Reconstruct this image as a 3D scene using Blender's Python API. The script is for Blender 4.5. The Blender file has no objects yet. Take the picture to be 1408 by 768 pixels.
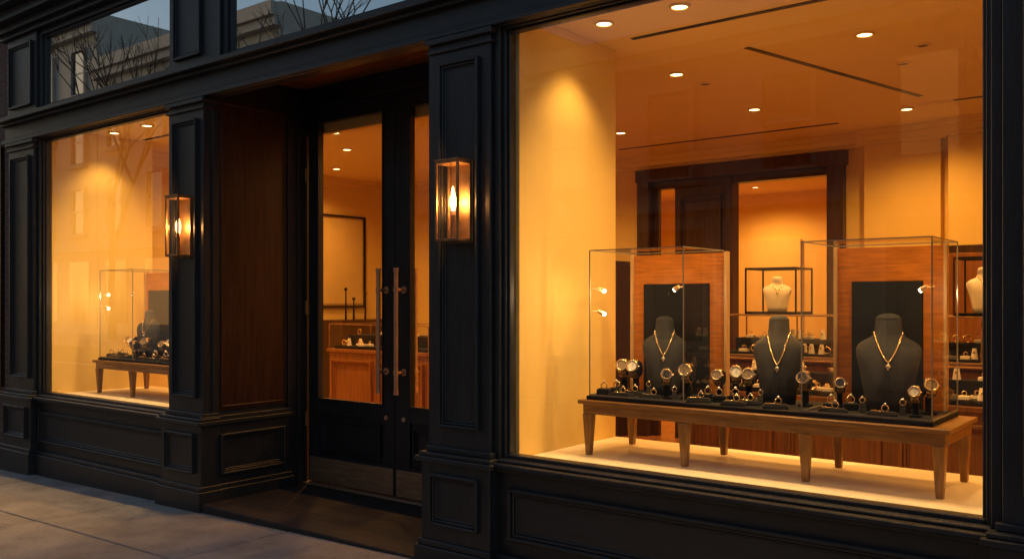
import bpy, math, random
from mathutils import Vector, Matrix
random.seed(7)
sc = bpy.context.scene
R = math.radians

# ------------------------------------------------------------------ materials
def newmat(name):
    m = bpy.data.materials.new(name); m.use_nodes = True
    nt = m.node_tree
    for n in list(nt.nodes): nt.nodes.remove(n)
    out = nt.nodes.new('ShaderNodeOutputMaterial')
    return m, nt, out

def pbr(name, col, rough=0.5, metal=0.0, var=0.15, nscale=6.0, bump=0.0, bscale=60.0,
        stretch=(1, 1, 1), col2=None, rvar=0.1, spec=0.5, stain=0.0):
    m, nt, out = newmat(name)
    N = nt.nodes.new; L = nt.links.new
    p = N('ShaderNodeBsdfPrincipled'); L(p.outputs[0], out.inputs[0])
    tc = N('ShaderNodeTexCoord'); mp = N('ShaderNodeMapping')
    mp.inputs['Scale'].default_value = stretch
    L(tc.outputs['Object'], mp.inputs[0])
    nz = N('ShaderNodeTexNoise'); nz.inputs['Scale'].default_value = nscale
    nz.inputs['Detail'].default_value = 6; nz.inputs['Roughness'].default_value = 0.6
    L(mp.outputs[0], nz.inputs['Vector'])
    cr = N('ShaderNodeValToRGB')
    c2 = col2 if col2 else tuple(min(1, c * (1 + var)) for c in col)
    c1 = tuple(c * (1 - var) for c in col)
    cr.color_ramp.elements[0].position = 0.3; cr.color_ramp.elements[0].color = (*c1, 1)
    cr.color_ramp.elements[1].position = 0.7; cr.color_ramp.elements[1].color = (*c2, 1)
    L(nz.outputs[0], cr.inputs[0])
    last = cr.outputs[0]
    if stain > 0:
        for s_, lo, hi in ((28, .28, .42), (3.1, .30, .55)):
            n3 = N('ShaderNodeTexNoise'); n3.inputs['Scale'].default_value = s_; n3.inputs['Detail'].default_value = 4
            L(tc.outputs['Object'], n3.inputs['Vector'])
            r3 = N('ShaderNodeValToRGB'); r3.color_ramp.elements[0].position = lo; r3.color_ramp.elements[1].position = hi
            r3.color_ramp.elements[0].color = (1 - stain,) * 3 + (1,); r3.color_ramp.elements[1].color = (1, 1, 1, 1)
            L(n3.outputs[0], r3.inputs[0])
            mx = N('ShaderNodeMixRGB'); mx.blend_type = 'MULTIPLY'; mx.inputs[0].default_value = 1
            L(last, mx.inputs[1]); L(r3.outputs[0], mx.inputs[2]); last = mx.outputs[0]
    L(last, p.inputs['Base Color'])
    mr = N('ShaderNodeMapRange')
    mr.inputs['To Min'].default_value = max(0.02, rough - rvar); mr.inputs['To Max'].default_value = min(1, rough + rvar)
    L(nz.outputs[0], mr.inputs[0]); L(mr.outputs[0], p.inputs['Roughness'])
    p.inputs['Metallic'].default_value = metal
    p.inputs['Specular IOR Level'].default_value = spec
    if bump > 0:
        n2 = N('ShaderNodeTexNoise'); n2.inputs['Scale'].default_value = bscale; n2.inputs['Detail'].default_value = 5
        L(mp.outputs[0], n2.inputs['Vector'])
        b = N('ShaderNodeBump'); b.inputs['Strength'].default_value = bump; b.inputs['Distance'].default_value = 0.01
        L(n2.outputs[0], b.inputs['Height']); L(b.outputs[0], p.inputs['Normal'])
    return m

def glassmat(name, f0=0.07, f90=0.92, rough=0.0, tint=(1, 1, 1), pw_=4.5):
    m, nt, out = newmat(name)
    N = nt.nodes.new; L = nt.links.new
    lw = N('ShaderNodeLayerWeight'); lw.inputs[0].default_value = 0.5
    pw = N('ShaderNodeMath'); pw.operation = 'POWER'; pw.inputs[1].default_value = pw_
    L(lw.outputs['Facing'], pw.inputs[0])
    mr = N('ShaderNodeMath'); mr.operation = 'MULTIPLY_ADD'; mr.inputs[1].default_value = f90; mr.inputs[2].default_value = f0
    L(pw.outputs[0], mr.inputs[0])
    t = N('ShaderNodeBsdfTransparent'); t.inputs[0].default_value = (*tint, 1)
    g = N('ShaderNodeBsdfGlossy'); g.inputs['Roughness'].default_value = rough
    mx = N('ShaderNodeMixShader'); L(mr.outputs[0], mx.inputs[0]); L(t.outputs[0], mx.inputs[1]); L(g.outputs[0], mx.inputs[2])
    L(mx.outputs[0], out.inputs[0])
    return m

def emit(name, col, s):
    m, nt, out = newmat(name)
    e = nt.nodes.new('ShaderNodeEmission'); e.inputs[0].default_value = (*col, 1); e.inputs[1].default_value = s
    nt.links.new(e.outputs[0], out.inputs[0])
    try: m.cycles.emission_sampling = 'NONE'
    except Exception: pass
    return m

def brickmat(name, c1, c2, mortar, scale=4.0, rough=.85, rot=(90, 0, 0)):
    m, nt, out = newmat(name)
    N = nt.nodes.new; L = nt.links.new
    p = N('ShaderNodeBsdfPrincipled'); L(p.outputs[0], out.inputs[0]); p.inputs['Roughness'].default_value = rough
    tc = N('ShaderNodeTexCoord'); mp = N('ShaderNodeMapping'); mp.inputs['Rotation'].default_value = tuple(R(a) for a in rot)
    L(tc.outputs['Object'], mp.inputs[0])
    b = N('ShaderNodeTexBrick'); b.inputs['Scale'].default_value = scale
    b.inputs['Color1'].default_value = (*c1, 1); b.inputs['Color2'].default_value = (*c2, 1); b.inputs['Mortar'].default_value = (*mortar, 1)
    b.inputs['Mortar Size'].default_value = 0.012
    L(mp.outputs[0], b.inputs['Vector']); L(b.outputs[0], p.inputs['Base Color'])
    return m

PAINT = pbr('black_paint', (0.0215, 0.0240, 0.0285), 0.42, var=0.28, nscale=5, bump=0.18, bscale=14, stretch=(6, 6, 1.2), spec=0.55)
PAINTH = pbr('black_paint_h', (0.0215, 0.0240, 0.0285), 0.42, var=0.28, nscale=5, bump=0.18, bscale=14, stretch=(1.2, 6, 6), spec=0.55)
WALNUT = pbr('recess_wood', (0.055, 0.020, 0.010), 0.38, var=0.45, nscale=3, bump=0.08, bscale=20, stretch=(14, 14, 1.0))
SOFFIT = pbr('soffit_wood', (0.32, 0.12, 0.028), 0.3, var=0.4, nscale=3, bump=0.05, stretch=(1, 14, 14))
CREAM = pbr('cream_plaster', (0.79, 0.57, 0.18), 0.75, var=0.04, nscale=2.5, bump=0.05, bscale=90)
CEIL = pbr('ceiling_plaster', (0.78, 0.57, 0.20), 0.7, var=0.03, nscale=2)
LEDGE = pbr('display_ledge_stone', (0.84, 0.77, 0.60), 0.55, var=0.05, nscale=18, bump=0.1, bscale=160)
OAK = pbr('table_oak', (0.25, 0.125, 0.034), 0.35, var=0.4, nscale=4, bump=0.08, bscale=25, stretch=(1.5, 22, 22))
OAKV = pbr('table_oak_leg', (0.25, 0.125, 0.034), 0.35, var=0.4, nscale=4, bump=0.08, bscale=25, stretch=(22, 22, 1.5))
ORANGEW = pbr('panel_cherry', (0.42, 0.13, 0.010), 0.4, var=0.38, nscale=4, bump=0.04, stretch=(2, 20, 24), spec=.3)
BLONDE = pbr('panel_edge', (0.5, 0.3, 0.12), 0.4, var=0.2, nscale=5, stretch=(20, 20, 2))
DARKW = pbr('mahogany', (0.052, 0.022, 0.009), 0.35, var=0.45, nscale=3, stretch=(16, 16, 1.2))
CHERRY = pbr('counter_cherry', (0.26, 0.095, 0.022), 0.35, var=0.35, nscale=3, stretch=(16, 16, 1.2))
WALN2 = pbr('counter_walnut', (0.12, 0.046, 0.015), 0.35, var=0.4, nscale=3, stretch=(16, 16, 1.2))
VELVET = pbr('black_velvet', (0.009, 0.010, 0.013), 0.85, var=0.2, nscale=30, bump=0.3, bscale=400, spec=.25)
LEATH = pbr('black_linen', (0.018, 0.020, 0.026), 0.55, var=0.35, nscale=70, bump=0.8, bscale=450, spec=.45)
GOLD = pbr('gold', (1.0, 0.70, 0.34), 0.22, metal=.95, var=0.06, rvar=0.08)
SILVER = pbr('dial_champagne', (0.42, 0.30, 0.15), 0.3, metal=0.3, var=0.1)
DIALD = pbr('dial_dark', (0.03, 0.03, 0.035), 0.25, var=0.1)
GEM = pbr('gem', (0.98, 0.96, 0.93), 0.1, metal=0.5, var=0.02, rvar=0.04)
BRONZE = pbr('aged_bronze', (0.36, 0.22, 0.11), 0.45, metal=0.85, var=0.35, nscale=14, bump=0.1, bscale=70)
HANDLE = pbr('handle_bronze', (0.86, 0.54, 0.32), 0.5, metal=.75, var=0.12, nscale=18)
KICK = pbr('kick_plate', (0.50, 0.35, 0.22), 0.5, metal=.8, var=0.3, nscale=7, bump=0.05, stretch=(1, 8, 8))
BLACKM = pbr('black_metal', (0.015, 0.014, 0.013), 0.4, metal=0.4)
WHITEB = pbr('ivory_bust', (0.82, 0.78, 0.68), 0.6, var=0.04)
CONC = pbr('sidewalk_concrete', (0.355, 0.33, 0.305), 0.85, var=0.2, nscale=2.2, bump=0.5, bscale=55, col2=(0.45, 0.415, 0.38), stain=.28)
DIRT = pbr('joint_dirt', (0.03, 0.027, 0.025), 0.95)
KERB = pbr('kerb_granite', (0.30, 0.29, 0.28), 0.8, var=0.25, nscale=30)
ASPH = pbr('asphalt', (0.05, 0.05, 0.052), 0.85, var=0.3, nscale=40, bump=0.4, bscale=150)
PAINTW = pbr('road_paint', (0.7, 0.7, 0.66), 0.8, var=0.15)
GROUND = pbr('ground_mat', (0.10, 0.10, 0.095), 0.95, var=0.3, nscale=0.6)
TILE = brickmat('landing_tile', (0.030, 0.023, 0.020), (0.044, 0.033, 0.028), (0.012, 0.010, 0.009), 3.0, .85, (0, 0, 0))
PARQ = pbr('parquet', (0.30, 0.12, 0.045), 0.28, var=0.4, nscale=4, stretch=(2, 14, 1))
BARK = pbr('bark', (0.06, 0.05, 0.042), 0.9, var=0.3, nscale=20, bump=0.4)
ARTM = pbr('art_print', (0.70, 0.51, 0.20), 0.7, var=0.10, nscale=2)
GLASS = glassmat('window_glass', 0.055, 0.94, tint=(0.98, 0.985, 0.975), pw_=2.6)
CASEG = glassmat('case_glass', 0.028, 0.7, tint=(0.985, 0.985, 0.98))
TRANSG = glassmat('transom_glass', 0.80, 0.19, rough=0.01, tint=(0.25, 0.27, 0.3))
EDGE = pbr('glass_edge', (0.26, 0.24, 0.19), 0.15, var=0.1, spec=0.8)
LAMPE = emit('downlight_lens', (1.0, 0.72, 0.34), 9)
BULB = emit('bulb_glow', (1.0, 0.50, 0.13), 26)
LED = emit('led_lens', (1.0, 0.78, 0.45), 30)
LITWIN = emit('lit_window_room', (1.0, 0.5, 0.18), 0.9)
DARKWIN = pbr('dark_window_glass', (0.03, 0.035, 0.045), 0.1, var=0.1, spec=0.8)

# ------------------------------------------------------------------ mesh builder
class B:
    def __init__(s):
        s.v = []; s.f = []; s.m = []; s.sm = []; s.mats = []; s.M = Matrix.Identity(4)
    def mi(s, mat):
        if mat not in s.mats: s.mats.append(mat)
        return s.mats.index(mat)
    def add(s, vs, fs, mat, smooth=False):
        o = len(s.v); k = s.mi(mat)
        for p in vs: s.v.append(tuple(s.M @ Vector(p)))
        for f in fs:
            s.f.append(tuple(i + o for i in f)); s.m.append(k); s.sm.append(smooth)
    def box(s, x0, x1, y0, y1, z0, z1, mat):
        vs = [(x0, y0, z0), (x1, y0, z0), (x1, y1, z0), (x0, y1, z0), (x0, y0, z1), (x1, y0, z1), (x1, y1, z1), (x0, y1, z1)]
        fs = [(0, 3, 2, 1), (4, 5, 6, 7), (0, 1, 5, 4), (1, 2, 6, 5), (2, 3, 7, 6), (3, 0, 4, 7)]
        s.add(vs, fs, mat)
    def taper(s, cx, cy, z0, z1, a0, a1, mat):
        vs = [(cx + sx * a0, cy + sy * a0, z0) for sx, sy in ((-1, -1), (1, -1), (1, 1), (-1, 1))]
        vs += [(cx + sx * a1, cy + sy * a1, z1) for sx, sy in ((-1, -1), (1, -1), (1, 1), (-1, 1))]
        s.add(vs, [(0, 3, 2, 1), (4, 5, 6, 7), (0, 1, 5, 4), (1, 2, 6, 5), (2, 3, 7, 6), (3, 0, 4, 7)], mat)
    def quad(s, a, b, c, d, mat): s.add([a, b, c, d], [(0, 1, 2, 3)], mat)
    def tube(s, p0, p1, r0, r1, mat, n=12, caps=True, smooth=True):
        p0 = Vector(p0); p1 = Vector(p1); d = (p1 - p0).normalized()
        a = d.orthogonal().normalized(); b = d.cross(a)
        vs = []
        for p, r in ((p0, r0), (p1, r1)):
            for i in range(n):
                t = 2 * math.pi * i / n
                vs.append(tuple(p + a * (r * math.cos(t)) + b * (r * math.sin(t))))
        s.add(vs, [(i, (i + 1) % n, n + (i + 1) % n, n + i) for i in range(n)], mat, smooth)
        if caps:
            s.add(vs[:n], [tuple(reversed(range(n)))], mat); s.add(vs[n:], [tuple(range(n))], mat)
    def sphere(s, c, r, mat, sx=1, sy=1, sz=1, n=12, k=8):
        vs = []; fs = []
        for j in range(k + 1):
            ph = math.pi * j / k
            for i in range(n):
                t = 2 * math.pi * i / n
                vs.append((c[0] + r * sx * math.sin(ph) * math.cos(t), c[1] + r * sy * math.sin(ph) * math.sin(t), c[2] - r * sz * math.cos(ph)))
        for j in range(k):
            for i in range(n):
                fs.append((j * n + i, j * n + (i + 1) % n, (j + 1) * n + (i + 1) % n, (j + 1) * n + i))
        s.add(vs, fs, mat, True)
    def torus(s, c, r, q, mat, axis='Y', n=20, k=8):
        vs = []; fs = []
        for i in range(n):
            t = 2 * math.pi * i / n
            for j in range(k):
                u = 2 * math.pi * j / k
                a = (r + q * math.cos(u)) * math.cos(t); b = (r + q * math.cos(u)) * math.sin(t); h = q * math.sin(u)
                vs.append((c[0] + a, c[1] - h, c[2] + b) if axis == 'Y' else (c[0] + a, c[1] + b, c[2] + h))
        for i in range(n):
            for j in range(k):
                fs.append((i * k + j, ((i + 1) % n) * k + j, ((i + 1) % n) * k + (j + 1) % k, i * k + (j + 1) % k))
        s.add(vs, fs, mat, True)
    def mesh(s, name):
        me = bpy.data.meshes.new(name); me.from_pydata(s.v, [], s.f)
        for m in s.mats: me.materials.append(m)
        me.polygons.foreach_set('material_index', s.m); me.polygons.foreach_set('use_smooth', s.sm)
        me.update(); return me
    def obj(s, name, parent=None, bevel=0.0, loc=(0, 0, 0), seg=1):
        return place(s.mesh(name), name, loc, parent=parent, bevel=bevel, seg=seg)

def place(me, name, loc=(0, 0, 0), rz=0, sc_=1.0, parent=None, bevel=0.0, seg=1):
    o = bpy.data.objects.new(name, me); bpy.context.collection.objects.link(o)
    o.location = loc; o.rotation_euler = (0, 0, rz); o.scale = sc_ if isinstance(sc_, tuple) else (sc_,) * 3
    if parent: o.parent = parent
    if bevel > 0:
        md = o.modifiers.new('bevel', 'BEVEL'); md.width = bevel; md.segments = seg; md.limit_method = 'ANGLE'; md.angle_limit = R(40)
    return o

def empty(name, loc=(0, 0, 0)):
    e = bpy.data.objects.new(name, None); bpy.context.collection.objects.link(e); e.location = loc; return e

def frame(b, x0, x1, z0, z1, y, w, d, mat):
    b.box(x0, x0 + w, y - d, y + .004, z0, z1, mat); b.box(x1 - w, x1, y - d, y + .004, z0, z1, mat)
    b.box(x0 + w, x1 - w, y - d, y + .004, z0, z0 + w, mat); b.box(x0 + w, x1 - w, y - d, y + .004, z1 - w, z1, mat)
def molded(b, x0, x1, z0, z1, y, mat, k=1.0):
    frame(b, x0, x1, z0, z1, y, .016 * k, .024 * k, mat)
    frame(b, x0 + .0165 * k, x1 - .0165 * k, z0 + .0165 * k, z1 - .0165 * k, y, .013 * k, .013 * k, mat)
    frame(b, x0 + .03 * k, x1 - .03 * k, z0 + .03 * k, z1 - .03 * k, y, .010 * k, .005 * k, mat)

def light(kind, name, loc, e, col=(1, .46, .105), rad=.02, size=120, blend=.5, target=None, parent=None):
    l = bpy.data.lights.new(name, kind); l.energy = e; l.color = col; l.shadow_soft_size = rad
    if kind == 'SPOT': l.spot_size = R(size); l.spot_blend = blend
    o = bpy.data.objects.new(name, l); bpy.context.collection.objects.link(o); o.location = loc
    if target is not None:
        o.rotation_euler = (Vector(target) - Vector(loc)).to_track_quat('-Z', 'Y').to_euler()
    if parent: o.parent = parent
    return o

# ------------------------------------------------------------------ STORE
store = empty('jewelry_store_building')
f = B()
def pilaster(x0, x1):
    f.box(x0, x1, -.08, .02, .63, 2.73, PAINT)
    molded(f, x0 + .065, x1 - .065, .76, 2.60, -.08, PAINT)
    f.box(x0 - .03, x1 + .03, -.12, .021, -.4, .60, PAINT)
    f.box(x0 - .055, x1 + .055, -.148, .022, .585, .612, PAINTH)
    f.box(x0 - .04, x1 + .04, -.132, .0225, .612, .632, PAINTH)
    f.box(x0 - .018, x1 + .018, -.098, .0205, .632, .66, PAINTH)
    molded(f, x0 + .035, x1 - .035, .27, .53, -.12, PAINT)
    f.box(x0 - .055, x1 + .055, -.15, .023, -.4, .16, PAINTH)
    f.box(x0 - .042, x1 + .042, -.135, .0235, .16, .19, PAINTH)
    f.box(x0 - .014, x1 + .014, -.094, .0215, 2.655, 2.675, PAINTH)
    f.box(x0 - .022, x1 + .022, -.104, .022, 2.70, 2.729, PAINTH)
for a, c in ((-8.13, -7.66), (-5.646, -5.231), (-3.195, -2.80), (-.58, -.12)): pilaster(a, c)
def bulk(x0, x1, panels):
    f.box(x0, x1, -.05, .02, -.4, .59, PAINTH)
    for p in panels: molded(f, p[0], p[1], .25, .50, -.05, PAINTH, 1.15)
    f.box(x0, x1, -.10, .019, -.4, .15, PAINTH); f.box(x0, x1, -.085, .018, .15, .178, PAINTH)
    f.box(x0, x1, -.085, .03, .575, .598, PAINTH); f.box(x0, x1, -.115, .031, .598, .618, PAINTH)
    f.box(x0, x1, -.075, .032, .618, .632, PAINTH)
bulk(-7.655, -5.65, [(-7.6, -5.71)]); bulk(-2.795, -.585, [(-2.70, -.68)])
f.box(-8.25, -8.131, -.03, .02, -.4, 2.73, PAINT); f.box(-.12, 1.15, -.04, .02, -.4, 2.73, PAINT)
molded(f, .05, 1.0, .75, 2.6, -.04, PAINT)
for x0, x1 in ((-7.655, -5.65), (-2.797, -.583)):
    frame(f, x0, x1, .60, 2.765, .03, .035, .085, PAINT)
    frame(f, x0 + .035, x1 - .035, .6325, 2.74, .03, .020, .062, PAINT)
    frame(f, x0 + .056, x1 - .056, .645 - .01, 2.718, .03, .012, .045, PAINT)
f.box(-8.25, 1.15, -.06, .024, 2.732, 2.94, PAINTH)
f.box(-8.27, 1.15, -.088, .025, 2.735, 2.762, PAINTH)
f.box(-8.26, 1.15, -.072, .0255, 2.762, 2.78, PAINTH)
f.box(-8.27, 1.15, -.10, .026, 2.885, 2.91, PAINTH)
f.box(-8.28, 1.15, -.14, .027, 2.91, 2.945, PAINTH)
for a, c in ((-8.2, -7.66), (-5.66, -5.08), (-3.2, -2.68), (-.62, 1.15)):
    f.box(a, c, -.06, .02, 2.946, 3.62, PAINT); molded(f, a + .06, c - (.06 if c - a < .56 else .2), 3.02, 3.55, -.06, PAINT)
for x0, x1 in ((-7.66, -5.66), (-5.08, -3.2), (-2.68, -.62)):
    frame(f, x0, x1, 2.946, 3.62, .02, .045, .06, PAINT); frame(f, x0 + .045, x1 - .045, 2.991, 3.575, .02, .018, .04, PAINT)
for i, (dy, z0, z1) in enumerate(((.09, 3.62, 3.66), (.13, 3.66, 3.72), (.20, 3.72, 3.80), (.28, 3.80, 3.84), (.32, 3.84, 3.92))):
    f.box(-8.25 - dy * .5, 1.15, -dy, .03 + i * .001, z0, z1, PAINTH)
f.obj('facade_woodwork', store, bevel=.0035)
w = B()
w.box(-8.25, 1.15, .031, .30, 3.625, 9, brickmat('upper_brick', (.12, .06, .045), (.15, .08, .06), (.2, .18, .16), 4))
w.box(-8.25, 1.15, .301, 9, 2.95, 9, BLACKM)  # solid body; its black front paints in the unlit dark behind the transoms
w.box(-8.35, -8.25, -.02, 9, -.4, 9, brickmat('side_brick', (.12, .06, .045), (.15, .08, .06), (.2, .18, .16), 4))
w.obj('upper_storeys', store)
g = B()
for x0, x1 in ((-7.6, -5.72), (-2.75, -.62)): g.quad((x0, 0, .62), (x1, 0, .62), (x1, 0, 2.74), (x0, 0, 2.74), GLASS)
g.obj('shop_window_glass', store)
g = B()
for x0, x1 in ((-7.62, -5.70), (-5.04, -3.24), (-2.64, -.66)): g.quad((x0, 0, 2.98), (x1, 0, 2.98), (x1, 0, 3.58), (x0, 0, 3.58), TRANSG)
g.obj('transom_glass', store)

# recess
r = B()
r.box(-5.68, -5.235, .021, .80, -.4, 2.944, PAINT)
r.box(-3.215, -2.79, .021, .80, -.4, 2.944, PAINT)
r.M = Matrix.Translation((-5.235, 0, 0)) @ Matrix.Rotation(R(90), 4, 'Z')
r.box(-.10, .60, -.03, .0, -.4, .585, PAINTH)
molded(r, .02, .54, .25, .52, -.03, PAINT)
r.box(-.115, .62, -.05, .001, -.4, .16, PAINTH); r.box(-.11, .61, -.04, .002, .16, .19, PAINTH)
r.box(-.11, .62, -.05, .003, .585, .612, PAINTH); r.box(-.105, .61, -.035, .0035, .612, .64, PAINTH)
r.box(.03, .585, -.008, .0045, .67, 2.74, WALNUT)
r.box(-.02, .03, -.014, .005, .64, 2.80, PAINT); r.box(.585, .66, -.022, .0055, .02, 2.86, PAINT)
frame(r, .045, .57, .69, 2.72, -.008, .012, .007, WALNUT)
r.box(.66, .745, -.035, .006, .02, 2.92, PAINT)
r.M = Matrix.Identity(4)
r.box(-3.24, -3.216, -.05, .74, -.4, 2.92, PAINT)
r.box(-5.234, -3.216, .028, .80, 2.922, 2.944, SOFFIT)
r.box(-5.20, -3.24, .74, .80, 2.79, 2.921, PAINTH)
r.box(-5.20, -3.24, .715, .74, 2.775, 2.80, PAINTH); r.box(-5.20, -3.24, .725, .74, 2.89, 2.92, PAINTH)
r.box(-3.42, -3.24, .725, .80, .08, 2.80, PAINT)
r.obj('entrance_recess', store, bevel=.003)
l = B(); l.box(-5.2, -3.2, -.13, .80, -.3, .085, TILE); l.box(-5.2, -3.2, .70, .83, .085, .10, KICK)
l.obj('entrance_landing', store, bevel=.006)
cn = B(); cn.tube((-4.35, .36, 2.921), (-4.35, .36, 2.912), .055, .055, BLACKM, 24); cn.tube((-4.35, .36, 2.912), (-4.35, .36, 2.909), .028, .028, BLACKM, 20)
cn.obj('recess_downlight', store)

def door(x0, x1, gl, gr, side):
    d = B(); y0, y1 = .745, .795
    d.box(x0, gl, y0, y1, .105, 2.775, PAINT); d.box(gr, x1, y0, y1, .105, 2.775, PAINT)
    d.box(gl, gr, y0 + .001, y1 - .001, 2.67, 2.774, PAINTH)
    d.box(gl, gr, y0 + .001, y1 - .001, .105, .31, PAINTH)
    d.box(gl, gr, y0 + .001, y1 - .001, .60, .70, PAINTH)
    d.box(gl, gr, y0 + .015, y1 - .01, .31, .60, PAINT)
    molded(d, gl + .03, gr - .03, .34, .57, y0 + .015, PAINT, .9)
    frame(d, gl - .004, gr + .004, .694, 2.676, y0 + .02, .014, .028, PAINT)
    d.box(x0 + .012, x1 - .012, y0 - .004, y0 + .002, .11, .285, KICK)
    d.quad((gl, y0 + .025, .69), (gr, y0 + .025, .69), (gr, y0 + .025, 2.68), (gl, y0 + .025, 2.68), GLASS)
    d.obj('entrance_door', store, bevel=.002)
    hx = (x1 - .075) if side < 0 else (x0 + .085)
    h = B()
    for yy, s in ((y0 - .075, 1), (y1 + .055, -1)):
        h.tube((hx, yy, .80), (hx, yy, 1.60), .0145, .0145, HANDLE, 20)
        for z in (.80, 1.60): h.tube((hx, yy, z - .012), (hx, yy, z + .012), .0175, .0175, HANDLE, 16)
        for z in (.93, 1.47): h.tube((hx, yy, z - .012), (hx, yy, z + .012), .0185, .0185, HANDLE, 16)
        for z in (.93, 1.47):
            h.tube((hx, yy, z), (hx, y0 if s > 0 else y1, z), .010, .012, HANDLE, 12)
            h.tube((hx, (y0 - .006) if s > 0 else y1 + .006, z), (hx, y0 if s > 0 else y1, z), .024, .024, HANDLE, 16)
    h.obj('pull_handle', store)
    h = B(); h.tube((hx, y0 - .008, .62), (hx, y0, .62), .016, .016, HANDLE, 16)
    xe = x0 - .012 if side < 0 else x1 + .012
    for z in (.55, 1.35, 2.3): h.tube((xe, y0 - .012, z - .05), (xe, y0 - .012, z + .05), .010, .010, BRONZE, 10)
    h.obj('lock_and_hinges', store)
door(-5.185, -4.305, -5.08, -4.41, -1)
door(-4.30, -3.43, -4.165, -3.54, 1)

# ------------------------------------------------------------------ interior shell
s = B()
s.box(-2.79, -2.71, .036, .93, .05, 2.819, CREAM); s.box(-.55, -.45, .036, .93, .05, 2.819, CREAM)
s.box(-7.70, -7.60, .036, .93, .05, 2.819, CREAM); s.box(-5.73, -5.681, .036, .93, .05, 2.819, CREAM)
s.box(-8.24, -8.15, .03, 4.5, 0, 2.90, CREAM); s.box(1.0, 1.1, .03, 4.5, 0, 2.90, CREAM)
s.box(-8.15, -4.56, 4.46, 4.60, 0, 2.90, CREAM)
s.box(-2.59, 1.0, 4.46, 4.60, 0, 2.90, CREAM)
s.box(-4.56, -2.59, 4.46, 4.60, 2.62, 2.90, CREAM)
s.box(-2.38, -1.78, 4.36, 4.459, 0.061, 2.819, CREAM); s.box(-1.70, 1.0, 4.25, 4.459, .061, 2.819, CREAM)
for dy, z0, z1 in ((.05, 2.70, 2.73), (.08, 2.73, 2.775), (.12, 2.775, 2.8195)):
    s.box(-8.15, -2.381, 4.46 - dy, 4.459, z0, z1, CEIL)
    s.box(-2.42, -1.74, 4.36 - dy, 4.3595, z0, z1, CEIL)
    s.box(-1.739, 1.0, 4.25 - dy, 4.2495, z0, z1, CEIL)
    s.box(-8.149, -8.15 + dy, .9, 4.45 - dy, z0, z1, CEIL)
s.obj('interior_walls', store, bevel=.002)
s = B()
s.box(-8.15, 1.0, .805, 4.5, 2.82, 2.90, CEIL); s.box(-8.15, -5.24, .03, .804, 2.82, 2.90, CEIL); s.box(-3.20, 1.0, .03, .804, 2.82, 2.90, CEIL)
s.box(-5.24, -3.20, .801, .85, 2.60, 2.82, CEIL)
def slot(p, q, wd=.018):
    p = Vector((*p, 2.817)); q = Vector((*q, 2.817)); s.M = Matrix.Translation(p) @ (q - p).to_track_quat('X', 'Z').to_matrix().to_4x4()
    L = (q - p).length; s.box(0, L, -wd, wd, -.001, .002, BLACKM); s.M = Matrix.Identity(4)
slot((-2.52, .79), (-1.2, .79)); slot((-2.10, 1.33), (-1.65, 3.22)); slot((-4.46, 3.83), (-2.42, 3.83)); slot((-1.5, 3.5), (-.8, 3.5)); slot((-7.5, .79), (-6.2, .79))
s.obj('interior_ceiling', store)
s = B(); s.box(-8.15, 1.0, .83, 4.46, -.1, .06, PARQ); s.box(-8.15, 1.0, 4.461, 8.2, -.1, .058, PARQ); s.obj('parquet_floor', store)
s = B(); s.box(-2.709, -.551, .034, .93, .061, .63, LEDGE); s.box(-7.599, -5.731, .034, .93, .061, .63, LEDGE); s.obj('display_ledge', store, bevel=.004)
s = B()
s.box(-6.6, -6.5, 4.61, 8.2, 0, 2.9, CREAM); s.box(-1.2, -1.1, 4.61, 8.2, 0, 2.9, CREAM); s.box(-6.5, -1.2, 8.1, 8.2, 0, 2.9, CREAM)
s.box(-6.5, -1.2, 4.61, 8.1, 2.82, 2.9, CEIL)
s.box(-3.9, -3.7, 7.9, 8.1, .06, 2.82, CREAM); s.box(-5.3, -4.3, 8.03, 8.099, .9, 2.2, ARTM)
s.box(-4.4, -2.3, 6.6, 7.2, .06, .95, CHERRY)
s.obj('back_room', store)
p = B()
for x0, x1 in ((-4.59, -4.46), (-2.70, -2.56)): p.box(x0, x1, 4.37, 4.61, .06, 2.57, DARKW)
p.box(-4.61, -2.54, 4.37, 4.61, 2.57, 2.69, DARKW)
p.box(-3.66, -3.60, 4.43, 4.58, .06, 2.57, DARKW); p.box(-3.60, -2.70, 4.45, 4.58, 2.50, 2.57, DARKW)
p.box(-4.22, -3.66, 4.47, 4.53, .06, 2.50, DARKW); p.box(-4.46, -3.66, 4.45, 4.56, 2.50, 2.57, DARKW)
molded(p, -4.16, -3.72, .25, 1.0, 4.47, DARKW, 1.4); molded(p, -4.16, -3.72, 1.15, 2.4, 4.47, DARKW, 1.4)
p.box(-4.46, -4.40, 4.47, 4.53, .06, 2.5, DARKW)
p.obj('wood_portal', store, bevel=.004)

lens = B()
def downl(x, y, r_=.036, on=True, z=2.82):
    lens.torus((x, y, z - .003), r_ + .009, .008, CEIL, axis='Z', n=24, k=6)
    lens.tube((x, y, z - .002), (x, y, z - .005), r_, r_, LAMPE if on else BLACKM, 24)
bays = [(-2.49, .46), (-2.06, .46), (-1.58, .46), (-1.1, .46), (-7.37, .45), (-6.85, .45), (-6.3, .45)]
rooml = [(-7.2, 1.6), (-5.9, 1.6), (-4.4, 1.6), (-2.69, 1.62), (-1.50, 1.48), (-.3, 1.6), (-7.5, 3.0), (-6.46, 2.23), (-5.2, 3.2), (-4.0, 3.1), (-2.73, 2.91), (-1.84, 3.6), (-.7, 3.0)]
for x, y in bays + rooml: downl(x, y)
for x, y in ((-1.31, 1.89), (-2.66, 1.96), (-1.5, 2.23), (-1.05, 3.1)): downl(x, y, .028, False)
brl = [(-5.6, 6), (-3.6, 5.6), (-2.4, 6.5), (-4.6, 7.3)]
for x, y in brl: downl(x, y)
lens.obj('ceiling_downlights', store)
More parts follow.
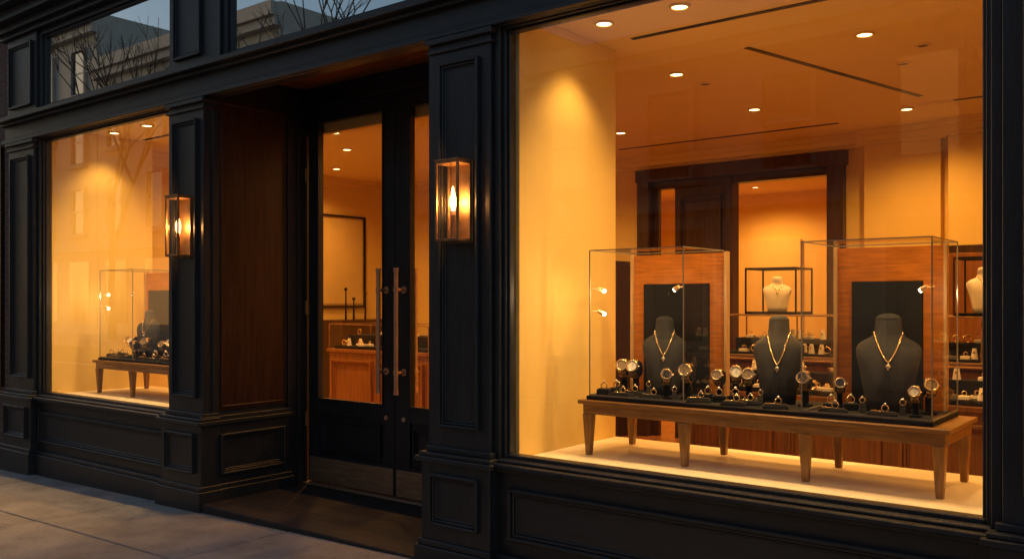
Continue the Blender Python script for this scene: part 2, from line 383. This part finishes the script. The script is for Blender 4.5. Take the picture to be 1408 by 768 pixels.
for i, (x, y) in enumerate(rooml): light('SPOT', 'downlight_lamp', (x, y, 2.80), 84, size=155, blend=.75, rad=.05, target=(x, y, 0), parent=store)
for i, (x, y) in enumerate(brl): light('SPOT', 'downlight_lamp', (x, y, 2.80), 150, size=158, blend=.8, rad=.05, target=(x, y, 0), parent=store)
DC = (1, .58, .20)
for dx in (0, -4.89):
    light('SPOT', 'display_lamp', (-2.47 + dx, .46, 2.79), 28, col=DC, size=100, blend=.7, rad=.05, target=(-2.50 + dx, .46, 1.2), parent=store)
    for x in (-2.06, -1.58, -1.1):
        light('SPOT', 'display_lamp', (x + dx, .46, 2.80), 74, col=DC, size=108, blend=.8, rad=.035, target=(x + dx - .05, .46, 1.0), parent=store)

# ------------------------------------------------------------------ display tables
t = B()
t.box(0, 1.72, 0, .50, .255, .275, OAK)
t.box(.02, 1.70, .02, .48, .205, .255, OAK)
for x in (.045, .575, 1.145, 1.675):
    for y in (.04, .46): t.taper(x, y, 0, .2055, .014, .025, OAKV)
TABLE = t.mesh('display_table')
tr = B(); tr.box(0, 1.62, 0, .44, 0, .02, VELVET)
TRAY = tr.mesh('velvet_tray')

def case_mesh(W, D, H, pr):
    c = B(); e = .0024
    c.quad((0, 0, 0), (W, 0, 0), (W, 0, H), (0, 0, H), CASEG)
    c.quad((0, D, 0), (0, 0, 0), (0, 0, H), (0, D, H), CASEG)
    c.quad((W, 0, 0), (W, D, 0), (W, D, H), (W, 0, H), CASEG)
    c.quad((0, 0, H), (W, 0, H), (W, D, H), (0, D, H), CASEG)
    for x in (0, W):
        for y in (0, D): c.box(x - e, x + e, y - e, y + e, 0, H, EDGE)
        c.box(x - e, x + e, e, D - e, H - e, H + e, EDGE); c.box(x - e, x + e, e, D - e, 0, .006, EDGE)
    for y in (0, D): c.box(e, W - e, y - e, y + e, H - e, H + e, EDGE)
    c.box(e, W - e, -e, e, 0, .006, EDGE)
    c.box(.02, pr, D - .03, D - .008, 0, H - .012, ORANGEW)
    c.box(.006, .02, D - .045, D - .006, 0, H - .006, BLONDE); c.box(pr, pr + .012, D - .045, D - .006, 0, H - .006, BLONDE)
    c.box(.09, pr - .085, D - .05, D - .0295, 0, H - .165, VELVET)
    return c
def led(b, x, y, z, dx):
    b.tube((x, y, z), (x + dx * .03, y + .01, z - .004), .003, .003, HANDLE, 8)
    b.tube((x + dx * .03, y + .01, z), (x + dx * .055, y + .02, z - .012), .008, .012, HANDLE, 12)
    b.sphere((x + dx * .056, y + .0205, z - .013), .0105, LED, n=10, k=6)
c1 = case_mesh(.52, .43, .725, .545); led(c1, .003, .02, .535, 1); led(c1, .003, .02, .42, 1); led(c1, .517, .01, .54, -1); CASE1 = c1.mesh('glass_display_case')
c2 = case_mesh(.52, .43, .725, .475); led(c2, .517, .06, .53, -1); CASE2 = c2.mesh('glass_display_case')

prof = [(0, .074, .048, 0), (.05, .080, .052, 0), (.12, .090, .056, .002), (.18, .100, .059, .005), (.225, .110, .058, .010), (.252, .111, .053, .015),
        (.272, .102, .046, .019), (.287, .082, .041, .022), (.300, .060, .039, .024), (.315, .050, .038, .026), (.335, .046, .038, .027), (.358, .045, .038, .028),
        (.374, .044, .037, .029), (.385, .038, .032, .029), (.392, .026, .022, .029), (.396, .010, .009, .029)]
def bustm(mat, chain=True, vdrop=.115):
    b = B(); n = 32; vs = []; fs = []
    for z, a, d, cy in prof:
        for i in range(n):
            tt = 2 * math.pi * i / n; vs.append((a * math.cos(tt), cy + d * math.sin(tt), z))
    k = len(prof)
    for j in range(k - 1):
        for i in range(n): fs.append((j * n + i, j * n + (i + 1) % n, (j + 1) * n + (i + 1) % n, (j + 1) * n + i))
    fs.append(tuple(range((k - 1) * n, k * n))); fs.append(tuple(reversed(range(n))))
    b.add(vs, fs, mat, True)
    b.sphere((0, .029, .376), .0455, mat, sy=.84, sz=.10, n=24, k=6)
    if chain:
        def surf(x, z):
            for q in range(k - 1):
                if prof[q][0] <= z <= prof[q + 1][0]:
                    u = (z - prof[q][0]) / (prof[q + 1][0] - prof[q][0])
                    a, d, cy = [prof[q][h] * (1 - u) + prof[q + 1][h] * u for h in (1, 2, 3)]
                    return cy - d * math.sqrt(max(0, 1 - (x / a) ** 2)) - .002
            return -.05
        zt = .318; zb = zt - vdrop; m = 34
        for sgn in (-1, 1):
            prev = None
            for i in range(m + 1):
                u = i / m; x = sgn * .049 * (1 - u) ** .85; z = zb + (zt - zb) * (1 - u) ** 1.25
                pt = (x, surf(x, z), z)
                b.sphere(pt, .0026 if i % 2 else .0034, GOLD, n=6, k=4)
                if prev: b.tube(prev, pt, .0016, .0016, GOLD, 5, caps=False)
                prev = pt
        pz = zb - .012; py = surf(0, pz) - .003
        b.tube((0, py, zb), (0, py, pz), .0016, .0016, GOLD, 6)
        b.torus((0, py, pz - .005), .0075, .0024, GOLD, n=16, k=6); b.sphere((0, py - .001, pz - .005), .0068, GEM, sy=.6, n=8, k=5)
        b.sphere((0, py, pz - .018), .0036, GOLD, n=8, k=5)
    return b
BUST = bustm(LEATH).mesh('necklace_bust'); BUST2 = bustm(LEATH, vdrop=.14).mesh('necklace_bust'); IVORY = bustm(WHITEB, True, .09).mesh('ivory_necklace_bust')

def watchm(dial):
    wb = B(); HZ = .088
    wb.box(-.020, .020, -.018, .024, 0, .008, VELVET); wb.box(-.010, .010, .002, .014, .008, HZ - .02, VELVET)
    wb.tube((-.019, 0, HZ), (.019, 0, HZ), .0265, .0265, VELVET, 20)
    for i in range(18):
        a = 2 * math.pi * i / 18
        wb.M = Matrix.Translation((0, 0, HZ)) @ Matrix.Rotation(a, 4, 'X')
        ww = .0125 if 3 < i < 15 else .0145
        wb.box(-ww, ww, -.0335, -.0275, -.0045, .0045, GOLD); wb.box(-.004, .004, -.0345, -.0276, -.0042, .0042, GOLD)
    wb.M = Matrix.Translation((0, 0, HZ)) @ Matrix.Rotation(R(-20), 4, 'X')
    wb.tube((0, -.029, 0), (0, -.040, 0), .0235, .0225, GOLD, 28); wb.torus((0, -.040, 0), .0195, .0040, GOLD, n=28, k=6)
    wb.tube((0, -.0395, 0), (0, -.0408, 0), .0162, .0162, dial, 24)
    for a in range(12):
        an = a * math.pi / 6; wb.tube((math.sin(an) * .0115, -.0412, math.cos(an) * .0115), (math.sin(an) * .0148, -.0412, math.cos(an) * .0148), .0007, .0007, GOLD if dial is DIALD else BLACKM, 4)
    for a, ln in ((.6, .011), (2.4, .008)): wb.tube((0, -.0415, 0), (math.sin(a) * ln, -.0415, math.cos(a) * ln), .0008, .0006, GOLD if dial is DIALD else BLACKM, 5)
    wb.tube((.022, -.035, 0), (.0275, -.035, 0), .003, .003, GOLD, 8)
    return wb.mesh('wristwatch_on_stand')
WATCHES = [watchm(SILVER), watchm(DIALD), watchm(WHITEB)]
rb = B(); rb.box(-.03, .03, -.026, .026, 0, .026, VELVET); rb.box(-.024, .024, -.020, -.002, .026, .030, LEATH); rb.box(-.024, .024, .002, .020, .026, .030, LEATH)
rb.torus((0, 0, .043), .0150, .0032, GOLD, n=22, k=8); rb.sphere((0, 0, .062), .0068, GEM, n=8, k=5); rb.torus((0, 0, .060), .0055, .0018, GOLD, axis='Z', n=10, k=5)
RING = rb.mesh('ring_box')
pb = B(); pb.box(-.058, .058, -.036, .036, 0, .015, LEATH); pb.box(-.052, .052, -.031, .031, .015, .020, VELVET)
pb.torus((.012, -.004, .035), .0140, .003, GOLD, n=20, k=8); pb.sphere((.012, -.004, .053), .0062, GEM, n=8, k=5)
for i in range(10): pb.sphere((-.045 + .0045 * i, .004 + .010 * math.sin(i * .8), .0225), .003, GOLD, n=6, k=4)
PAD = pb.mesh('jewelry_pad')
eb = B(); eb.taper(0, 0, 0, .05, .017, .013, LEATH); eb.taper(0, 0, .05, .054, .013, .011, VELVET); eb.torus((0, -.002, .067), .0138, .003, GOLD, n=20, k=8); eb.sphere((0, -.002, .084), .006, GEM, n=8, k=5)
EARR = eb.mesh('ring_stand')

for dx in (0, -4.89):
    place(TABLE, 'display_table', (-2.54 + dx, .29, .63), bevel=.003)
    place(TRAY, 'velvet_tray', (-2.51 + dx, .325, .905), bevel=.003)
    ca = place(CASE1, 'glass_display_case', (-2.495 + dx, .335, .926)); cb_ = place(CASE2, 'glass_display_case', (-1.415 + dx, .335, .926))
    place(BUST, 'necklace_bust', (-2.225 + dx, .61, .925), R(24)); place(BUST2, 'necklace_bust', (-1.615 + dx, .58, .925), R(16), 1.03)
    place(BUST, 'necklace_bust', (-1.125 + dx, .57, .925), R(14), (1.18, 1.1, 1.06))
    for par, lx, ly, lz in ((ca, .07, .03, .509), (ca, .45, .035, .514), (cb_, .45, .095, .504)):
        light('POINT', 'case_led_lamp', (lx, ly, lz), 2.2, col=(1, .66, .32), rad=.010, parent=par)
    for i, (x, y, k) in enumerate(((-2.455, .60, 1.4), (-2.375, .58, 1.4), (-2.12, .44, 1.2), (-2.03, .49, 1.4), (-1.835, .60, 1.35), (-1.755, .57, 1.3), (-1.475, .54, 1.3), (-.965, .58, 1.25), (-.985, .45, 1.05),
                    (-1.34, .60, 1.1), (-1.90, .56, 1.2))):
        place(WATCHES[(0, 2, 1, 0, 2, 0, 1, 0, 2, 1, 0)[i]], 'wristwatch_on_stand', (x + dx, y, .925), R(random.uniform(5, 42)), k, bevel=.0006)
    for x, y in ((-2.44, .50), (-2.465, .42), (-1.86, .47), (-1.80, .52), (-1.335, .47), (-1.27, .53), (-1.93, .50)):
        place(RING, 'ring_box', (x + dx, y, .925), R(random.uniform(5, 35)), 1.05, bevel=.0025, seg=2)
    for x, y in ((-2.33, .48), (-2.17, .385), (-1.93, .40), (-1.70, .44), (-1.55, .385), (-1.30, .385), (-1.10, .395), (-2.34, .385), (-1.74, .375)):
        place(PAD, 'jewelry_pad', (x + dx, y, .925), R(random.uniform(2, 26)), .95, bevel=.003, seg=2)
    for x, y in ((-2.28, .55), (-2.40, .45), (-1.66, .48), (-1.20, .46), (-1.04, .47), (-2.05, .39)):
        place(EARR, 'ring_stand', (x + dx, y, .925), R(random.uniform(5, 35)), .8)

# ------------------------------------------------------------------ interior counters
def counter(x0, x1, y0, y1, zw, zg, jew, WM):
    b = B()
    b.box(x0 + .02, x1 - .02, y0 + .03, y1, .06, .16, DARKW); b.box(x0, x1, y0, y1, .16, zw - .03, WM); b.box(x0 - .02, x1 + .02, y0 - .02, y1 + .02, zw - .03, zw, WM)
    n = max(1, int((x1 - x0) / .6)); st = (x1 - x0) / n
    for i in range(n): molded(b, x0 + i * st + .05, x0 + (i + 1) * st - .05, .24, zw - .1, y0, WM, 1.3)
    b.quad((x0, y0, zw), (x1, y0, zw), (x1, y0, zg), (x0, y0, zg), CASEG)
    e = .005
    for i in range(n + 1):
        x = x0 + i * st; b.box(x - e, x + e, y0 - e, y0 + e, zw, zg, BRONZE)
    b.box(x0, x1, y0 - e * 1.1, y0 + e * 1.1, zg - e, zg + e, BRONZE); b.box(x0, x1, y1 - e, y1 + e, zg - e, zg + e, BRONZE)
    b.box(x0, x1, y1 - e * .9, y1 + e * .9, zw + .001, zw + .05, DARKW)
    for x in (x0, x1): b.box(x - e * .9, x + e * .9, y0, y1, zg - e * .9, zg + e * .9, BRONZE); b.box(x - e, x + e, y1 - e, y1 + e, zw, zg, BRONZE)
    b.box(x0 + .03, x1 - .03, y0 + .04, y1 - .04, zw + .001, zw + .03, VELVET)
    b.box(x0 + .03, x1 - .03, y0 + .22, y1 - .04, zw + .0305, zw + .13, VELVET)
    for i in range(jew):
        x = random.uniform(x0 + .06, x1 - .06); back = i % 2
        y = random.uniform(y0 + .26, y1 - .08) if back else random.uniform(y0 + .07, y0 + .19); z = zw + (.13 if back else .03); q = random.random()
        if q < .3: b.box(x - .03, x + .03, y - .025, y + .025, z, z + .02, WHITEB); b.torus((x, y, z + .035), .013, .003, GOLD, n=12, k=5)
        elif q < .6: b.torus((x, y, z + .029), .024, .005, GOLD, n=16, k=6)
        elif q < .8: b.tube((x, y, z), (x, y, z + .07), .024, .013, WHITEB, 12); b.sphere((x, y - .02, z + .045), .008, GOLD, n=8, k=5)
        else: b.sphere((x, y, z + .02), .016, GEM, n=6, k=4); b.torus((x, y, z + .03), .022, .004, GOLD, axis='Z', n=14, k=5)
    return b.obj('glass_jewelry_counter', bevel=.002)
counter(-3.05, .6, 3.0, 3.5, .98, 1.29, 120, WALN2)
counter(-6.91, -4.9, 2.4, 2.95, .93, 1.17, 60, CHERRY)
counter(-2.9, -.2, 2.15, 2.5, .80, 1.02, 60, WALN2)
def tower(x0, x1, y0, y1, z0, z1):
    b = B(); e = .0055
    for x in (x0, x1):
        for y in (y0, y1): b.box(x - e, x + e, y - e, y + e, z0, z1, BLACKM)
        b.box(x - e, x + e, y0 + e, y1 - e, z1 - e, z1 + e * 1.5, BLACKM)
    for y in (y0, y1): b.box(x0 - e, x1 + e, y - e * 1.1, y + e * 1.1, z1 - e, z1 + e * 1.6, BLACKM)
    b.box(x0, x1, y0, y1, z0, z0 + .02, BLACKM)
    b.quad((x0, y0, z0), (x1, y0, z0), (x1, y0, z1), (x0, y0, z1), CASEG)
    b.quad((x1, y0, z0), (x1, y1, z0), (x1, y1, z1), (x1, y0, z1), CASEG)
    b.obj('glass_tower_case')
    k = (z1 - z0 - .075) / .396
    place(IVORY, 'ivory_necklace_bust', ((x0 + x1) / 2, (y0 + y1) / 2 - .03, z0 + .02), R(22), (k * 1.4, k * 1.25, k))
tower(-2.86, -2.47, 3.05, 3.38, 1.297, 1.64); tower(-1.40, -1.06, 3.05, 3.38, 1.297, 1.68)
cb = B()
cb.box(-5.15, -4.66, 4.1, 4.44, .06, 1.0, DARKW); cb.box(-5.15, -5.12, 4.1, 4.44, 1.0, 1.75, DARKW); cb.box(-4.69, -4.66, 4.1, 4.44, 1.0, 1.75, DARKW)
cb.box(-5.15, -4.66, 4.1, 4.44, 1.75, 1.79, DARKW); cb.box(-5.12, -4.69, 4.11, 4.43, 1.36, 1.38, DARKW)
for i in range(8): cb.torus((-5.05 + .045 * i, 4.2, 1.03 + (.38 if i % 2 else 0)), .02, .005, GOLD, n=12, k=5)
cb.obj('wood_wall_cabinet', bevel=.003)
ch2 = B()
for x0, x1 in ((-1.75, -.95), (-.7, .2)):
    ch2.box(x0, x1, 4.0, 4.24, .06, 1.82, DARKW); ch2.box(x0 + .04, x1 - .04, 3.995, 4.0, 1.05, 1.76, CHERRY)
ch2.obj('wall_cabinet', bevel=.003)
a = B(); a.M = Matrix.Translation((-8.149, 0, 0)) @ Matrix.Rotation(R(90), 4, 'Z')
a.box(3.0, 3.95, -.012, .0, 1.36, 2.36, ARTM); frame(a, 2.96, 3.99, 1.32, 2.40, -.012, .02, .02, BLACKM)
a.obj('framed_picture')
k = B(); k.box(-8.1, -7.75, 3.3, 4.2, .06, 1.18, DARKW)
for yy, hh in ((3.5, .35), (3.62, .24), (3.8, .3)): k.tube((-7.92, yy, 1.18), (-7.92, yy, 1.18 + hh), .012, .007, BLACKM, 10); k.sphere((-7.92, yy, 1.18 + hh), .02, BLACKM)
k.obj('side_cabinet_with_candlesticks', bevel=.003)

# ------------------------------------------------------------------ sconces
def sconce(x, z0):
    e = empty('wall_lantern', (x, -.08, z0))
    b = B(); W, H, D = .076, .395, .12; t_ = .006
    b.box(-.082, .082, -.018, 0, -.004, H + .004, BRONZE)
    b.box(-W, W, -D, -.018, 0, .014, BRONZE); b.box(-W, W, -D, -.018, H - .014, H, BRONZE)
    b.box(-W - .004, W + .004, -D - .004, -.018, H, H + .008, BRONZE)
    for xx in (-W + t_, W - t_):
        b.box(xx - t_, xx + t_, -D - .001, -D + 2 * t_, .014, H - .014, BRONZE)
        b.box(xx - t_, xx + t_, -.030, -.0181, .014, H - .014, BRONZE)
    for xx in (-.03, .03): b.box(xx - .002, xx + .002, -D + .0, -D + .004, .014, H - .014, BRONZE)
    b.tube((0, -.07, .014), (0, -.07, .13), .012, .012, BRONZE, 14); b.tube((0, -.07, .13), (0, -.07, .15), .017, .015, HANDLE, 14)
    b.obj('lantern_frame', e, bevel=.0015)
    q = B(); q.quad((-W, -D + .003, .01), (W, -D + .003, .01), (W, -D + .003, H - .01), (-W, -D + .003, H - .01), CASEG)
    for xx in (-W + .002, W - .002): q.quad((xx, -D, .01), (xx, -.02, .01), (xx, -.02, H - .01), (xx, -D, H - .01), CASEG)
    q.obj('lantern_glass', e)
    q = B()
    pr = [(.15, .008), (.165, .012), (.185, .016), (.21, .016), (.235, .010), (.26, .005), (.272, .002)]
    for i in range(len(pr) - 1): q.tube((0, -.07, pr[i][0]), (0, -.07, pr[i + 1][0]), pr[i][1], pr[i + 1][1], BULB, 16, caps=False)
    q.obj('lantern_bulb', e)
    light('POINT', 'lantern_lamp', (0, -.07, .20), 16, col=(1, .42, .11), rad=.022, parent=e)
sconce(-2.98, 1.69); sconce(-5.415, 1.69)

# ------------------------------------------------------------------ pavement, road
def zs(x): return .03 + .02 * max(-6, min(4, x + 5.3))
sw = B()
xs = [-44.6 + 1.55 * i for i in range(40)]
ys = [.0, -.86, -2.2, -3.5]
for i in range(len(xs) - 1):
    for j in range(len(ys) - 1):
        x0, x1 = xs[i] + .007, xs[i + 1] - .007; y1, y0 = ys[j] - .007, ys[j + 1] + .007
        h = random.uniform(-.002, .002)
        za, zb = zs(x0) + h, zs(x1) + h
        sw.add([(x0, y0, za - .08), (x1, y0, zb - .08), (x1, y1, zb - .08), (x0, y1, za - .08), (x0, y0, za), (x1, y0, zb), (x1, y1, zb), (x0, y1, za)],
               [(0, 3, 2, 1), (4, 5, 6, 7), (0, 1, 5, 4), (1, 2, 6, 5), (2, 3, 7, 6), (3, 0, 4, 7)], CONC)
    x0, x1 = xs[i] + .003, xs[i + 1] - .003; za, zb = zs(x0), zs(x1)
    sw.add([(x0, -3.68, za - .3), (x1, -3.68, zb - .3), (x1, -3.504, zb - .3), (x0, -3.504, za - .3), (x0, -3.68, za + .002), (x1, -3.68, zb + .002), (x1, -3.504, zb + .002), (x0, -3.504, za + .002)],
           [(0, 3, 2, 1), (4, 5, 6, 7), (0, 1, 5, 4), (1, 2, 6, 5), (2, 3, 7, 6), (3, 0, 4, 7)], KERB)
    x0, x1 = xs[i], xs[i + 1]; za, zb = zs(x0), zs(x1)
    sw.quad((x0, -3.6, za - .011), (x1, -3.6, zb - .011), (x1, 0, zb - .011), (x0, 0, za - .011), DIRT)
sw.obj('sidewalk', bevel=.004)
rd = B()
for i in range(len(xs) - 1):
    x0, x1 = xs[i], xs[i + 1]; za, zb = zs(x0) - .13, zs(x1) - .13
    rd.quad((x0, -12, za), (x1, -12, zb), (x1, -3.6, zb), (x0, -3.6, za), ASPH)
    if i % 3: rd.quad((x0, -7.9, za + .004), (x1, -7.9, zb + .004), (x1, -7.78, zb + .004), (x0, -7.78, za + .004), PAINTW)
rd.obj('road')
sw = B(); sw.box(-80, 25, -15, -12, -.4, .02, CONC); sw.obj('far_sidewalk')
gr = B(); gr.quad((-600, -600, -.30), (600, -600, -.30), (600, 600, -.30), (-600, 600, -.30), GROUND); gr.obj('ground')

# ------------------------------------------------------------------ street opposite
def building(name, x0, x1, y, h, col, storeys, lit=.12):
    e = empty(name); mt = pbr(name + '_stone', col, .85, var=.12, nscale=1.5, bump=.2, bscale=20)
    b = B(); b.box(x0, x1, y - 10, y, -.4, h, mt)
    b.box(x0 - .1, x1 + .1, y + .001, y + .45, h - .55, h - .1, mt); b.box(x0 - .1, x1 + .1, y + .001, y + .3, h - .85, h - .56, mt)
    b.box(x0, x1, y + .001, y + .25, 3.4, 3.7, mt)
    n = int((x1 - x0) / 2.6); st = (x1 - x0) / n; sh = (h - 4.5) / max(1, storeys - 1)
    for q in range(storeys - 1):
        z0 = 4.2 + q * sh
        for i in range(n):
            cx = x0 + (i + .5) * st
            wm = LITWIN if random.random() < lit else DARKWIN
            b.box(cx - .52, cx + .52, y + .002, y + .03, z0, z0 + sh * .62, wm)
            frame(b, cx - .62, cx + .62, z0 - .1, z0 + sh * .62 + .1, y + .13, .1, .13, mt)
            b.box(cx - .75, cx + .75, y + .003, y + .22, z0 - .2, z0 - .1, mt)
            b.box(cx - .52, cx + .52, y + .031, y + .06, z0 + sh * .3, z0 + sh * .3 + .06, WHITEB)
    for i in range(n):
        cx = x0 + (i + .5) * st; b.box(cx - .8, cx + .8, y + .002, y + .04, .5, 3.0, LITWIN if random.random() < lit else DARKWIN)
    b.obj('walls_and_windows', e)
building('stone_building', -80, -47.5, -15, 15.5, (.45, .40, .34), 4)
building('stone_building', -47.4, -36.2, -15, 13.2, (.48, .42, .36), 4)
building('stone_building', -36.1, -24.2, -15, 11.2, (.48, .42, .36), 3)
building('brick_row_building', -24.1, -14.2, -15, 8.6, (.34, .24, .19), 2)
building('stone_building', -14.1, -3.0, -15, 7.6, (.45, .40, .34), 2)
building('brick_row_building', -2.9, 14, -15, 9.2, (.26, .17, .13), 2)
nb = B(); NBM = brickmat('neighbour_brick', (.14, .07, .05), (.17, .09, .065), (.2, .18, .16), 4)
nb.box(-24, -8.40, .02, 9, -.4, 8, NBM); nb.box(-8.95, -8.44, .0, .019, .7, 2.7, LITWIN); frame(nb, -9.0, -8.41, .65, 2.75, .02, .03, .05, DARKW)
for zz in (1.2, 1.75, 2.2): nb.box(-8.94, -8.45, -.02, -.001, zz, zz + .05, DARKW)
nb.obj('neighbour_brick_building')

def tree(x, y, h, seed):
    rnd = random.Random(seed); b = B()
    def br(p, d, L, r_, lev):
        q = p + d * L; n = 8 if lev < 2 else (5 if lev < 4 else 4)
        b.tube(p, q, r_, r_ * .72, BARK, n, caps=False)
        if lev >= 6 or r_ < .004: return
        kk = 2 if lev < 1 else rnd.choice((2, 3))
        for i in range(kk):
            ax = Vector((rnd.uniform(-1, 1), rnd.uniform(-1, 1), rnd.uniform(-.2, .5))).normalized()
            nd = (d + ax * rnd.uniform(.35, .75) + Vector((0, 0, .12))).normalized()
            br(q, nd, L * rnd.uniform(.68, .85), r_ * rnd.uniform(.55, .72), lev + 1)
    br(Vector((x, y, -.2)), Vector((0, 0, 1)), h * .27, .15, 0)
    b.obj('bare_street_tree')
for i, (x, y, h) in enumerate(((-31, -12.9, 12), (-19.0, -13, 12))): tree(x, y, h, 20 + i)

# ------------------------------------------------------------------ world, sun, camera
wd = bpy.data.worlds.new('World'); sc.world = wd; wd.use_nodes = True
nt = wd.node_tree; bg = nt.nodes['Background']
sky = nt.nodes.new('ShaderNodeTexSky'); sky.sky_type = 'NISHITA'; sky.sun_disc = False
sky.sun_elevation = R(10); sky.sun_rotation = R(285); sky.air_density = 1.15; sky.dust_density = 1.8; sky.ozone_density = 2.3
nt.links.new(sky.outputs[0], bg.inputs[0]); bg.inputs[1].default_value = .14
sl = bpy.data.lights.new('sun', 'SUN'); sl.energy = .5; sl.angle = R(10); sl.color = (1, .72, .50)
so = bpy.data.objects.new('sun', sl); bpy.context.collection.objects.link(so)
sd = Vector((math.sin(R(285)) * math.cos(R(24)), math.cos(R(285)) * math.cos(R(24)), math.sin(R(24))))
so.rotation_euler = (-sd).to_track_quat('-Z', 'Y').to_euler()

cam = bpy.data.cameras.new('camera'); co = bpy.data.objects.new('camera', cam); bpy.context.collection.objects.link(co)
co.location = (0, -3.46, 1.4); co.rotation_euler = (R(90), 0, R(38.25)); cam.lens = 31.7; cam.sensor_width = 36; cam.shift_y = .0206
cam.clip_start = .05; cam.clip_end = 2000
sc.camera = co
sc.view_settings.view_transform = 'Standard'; sc.view_settings.look = 'None'; sc.view_settings.exposure = 0; sc.view_settings.gamma = 1
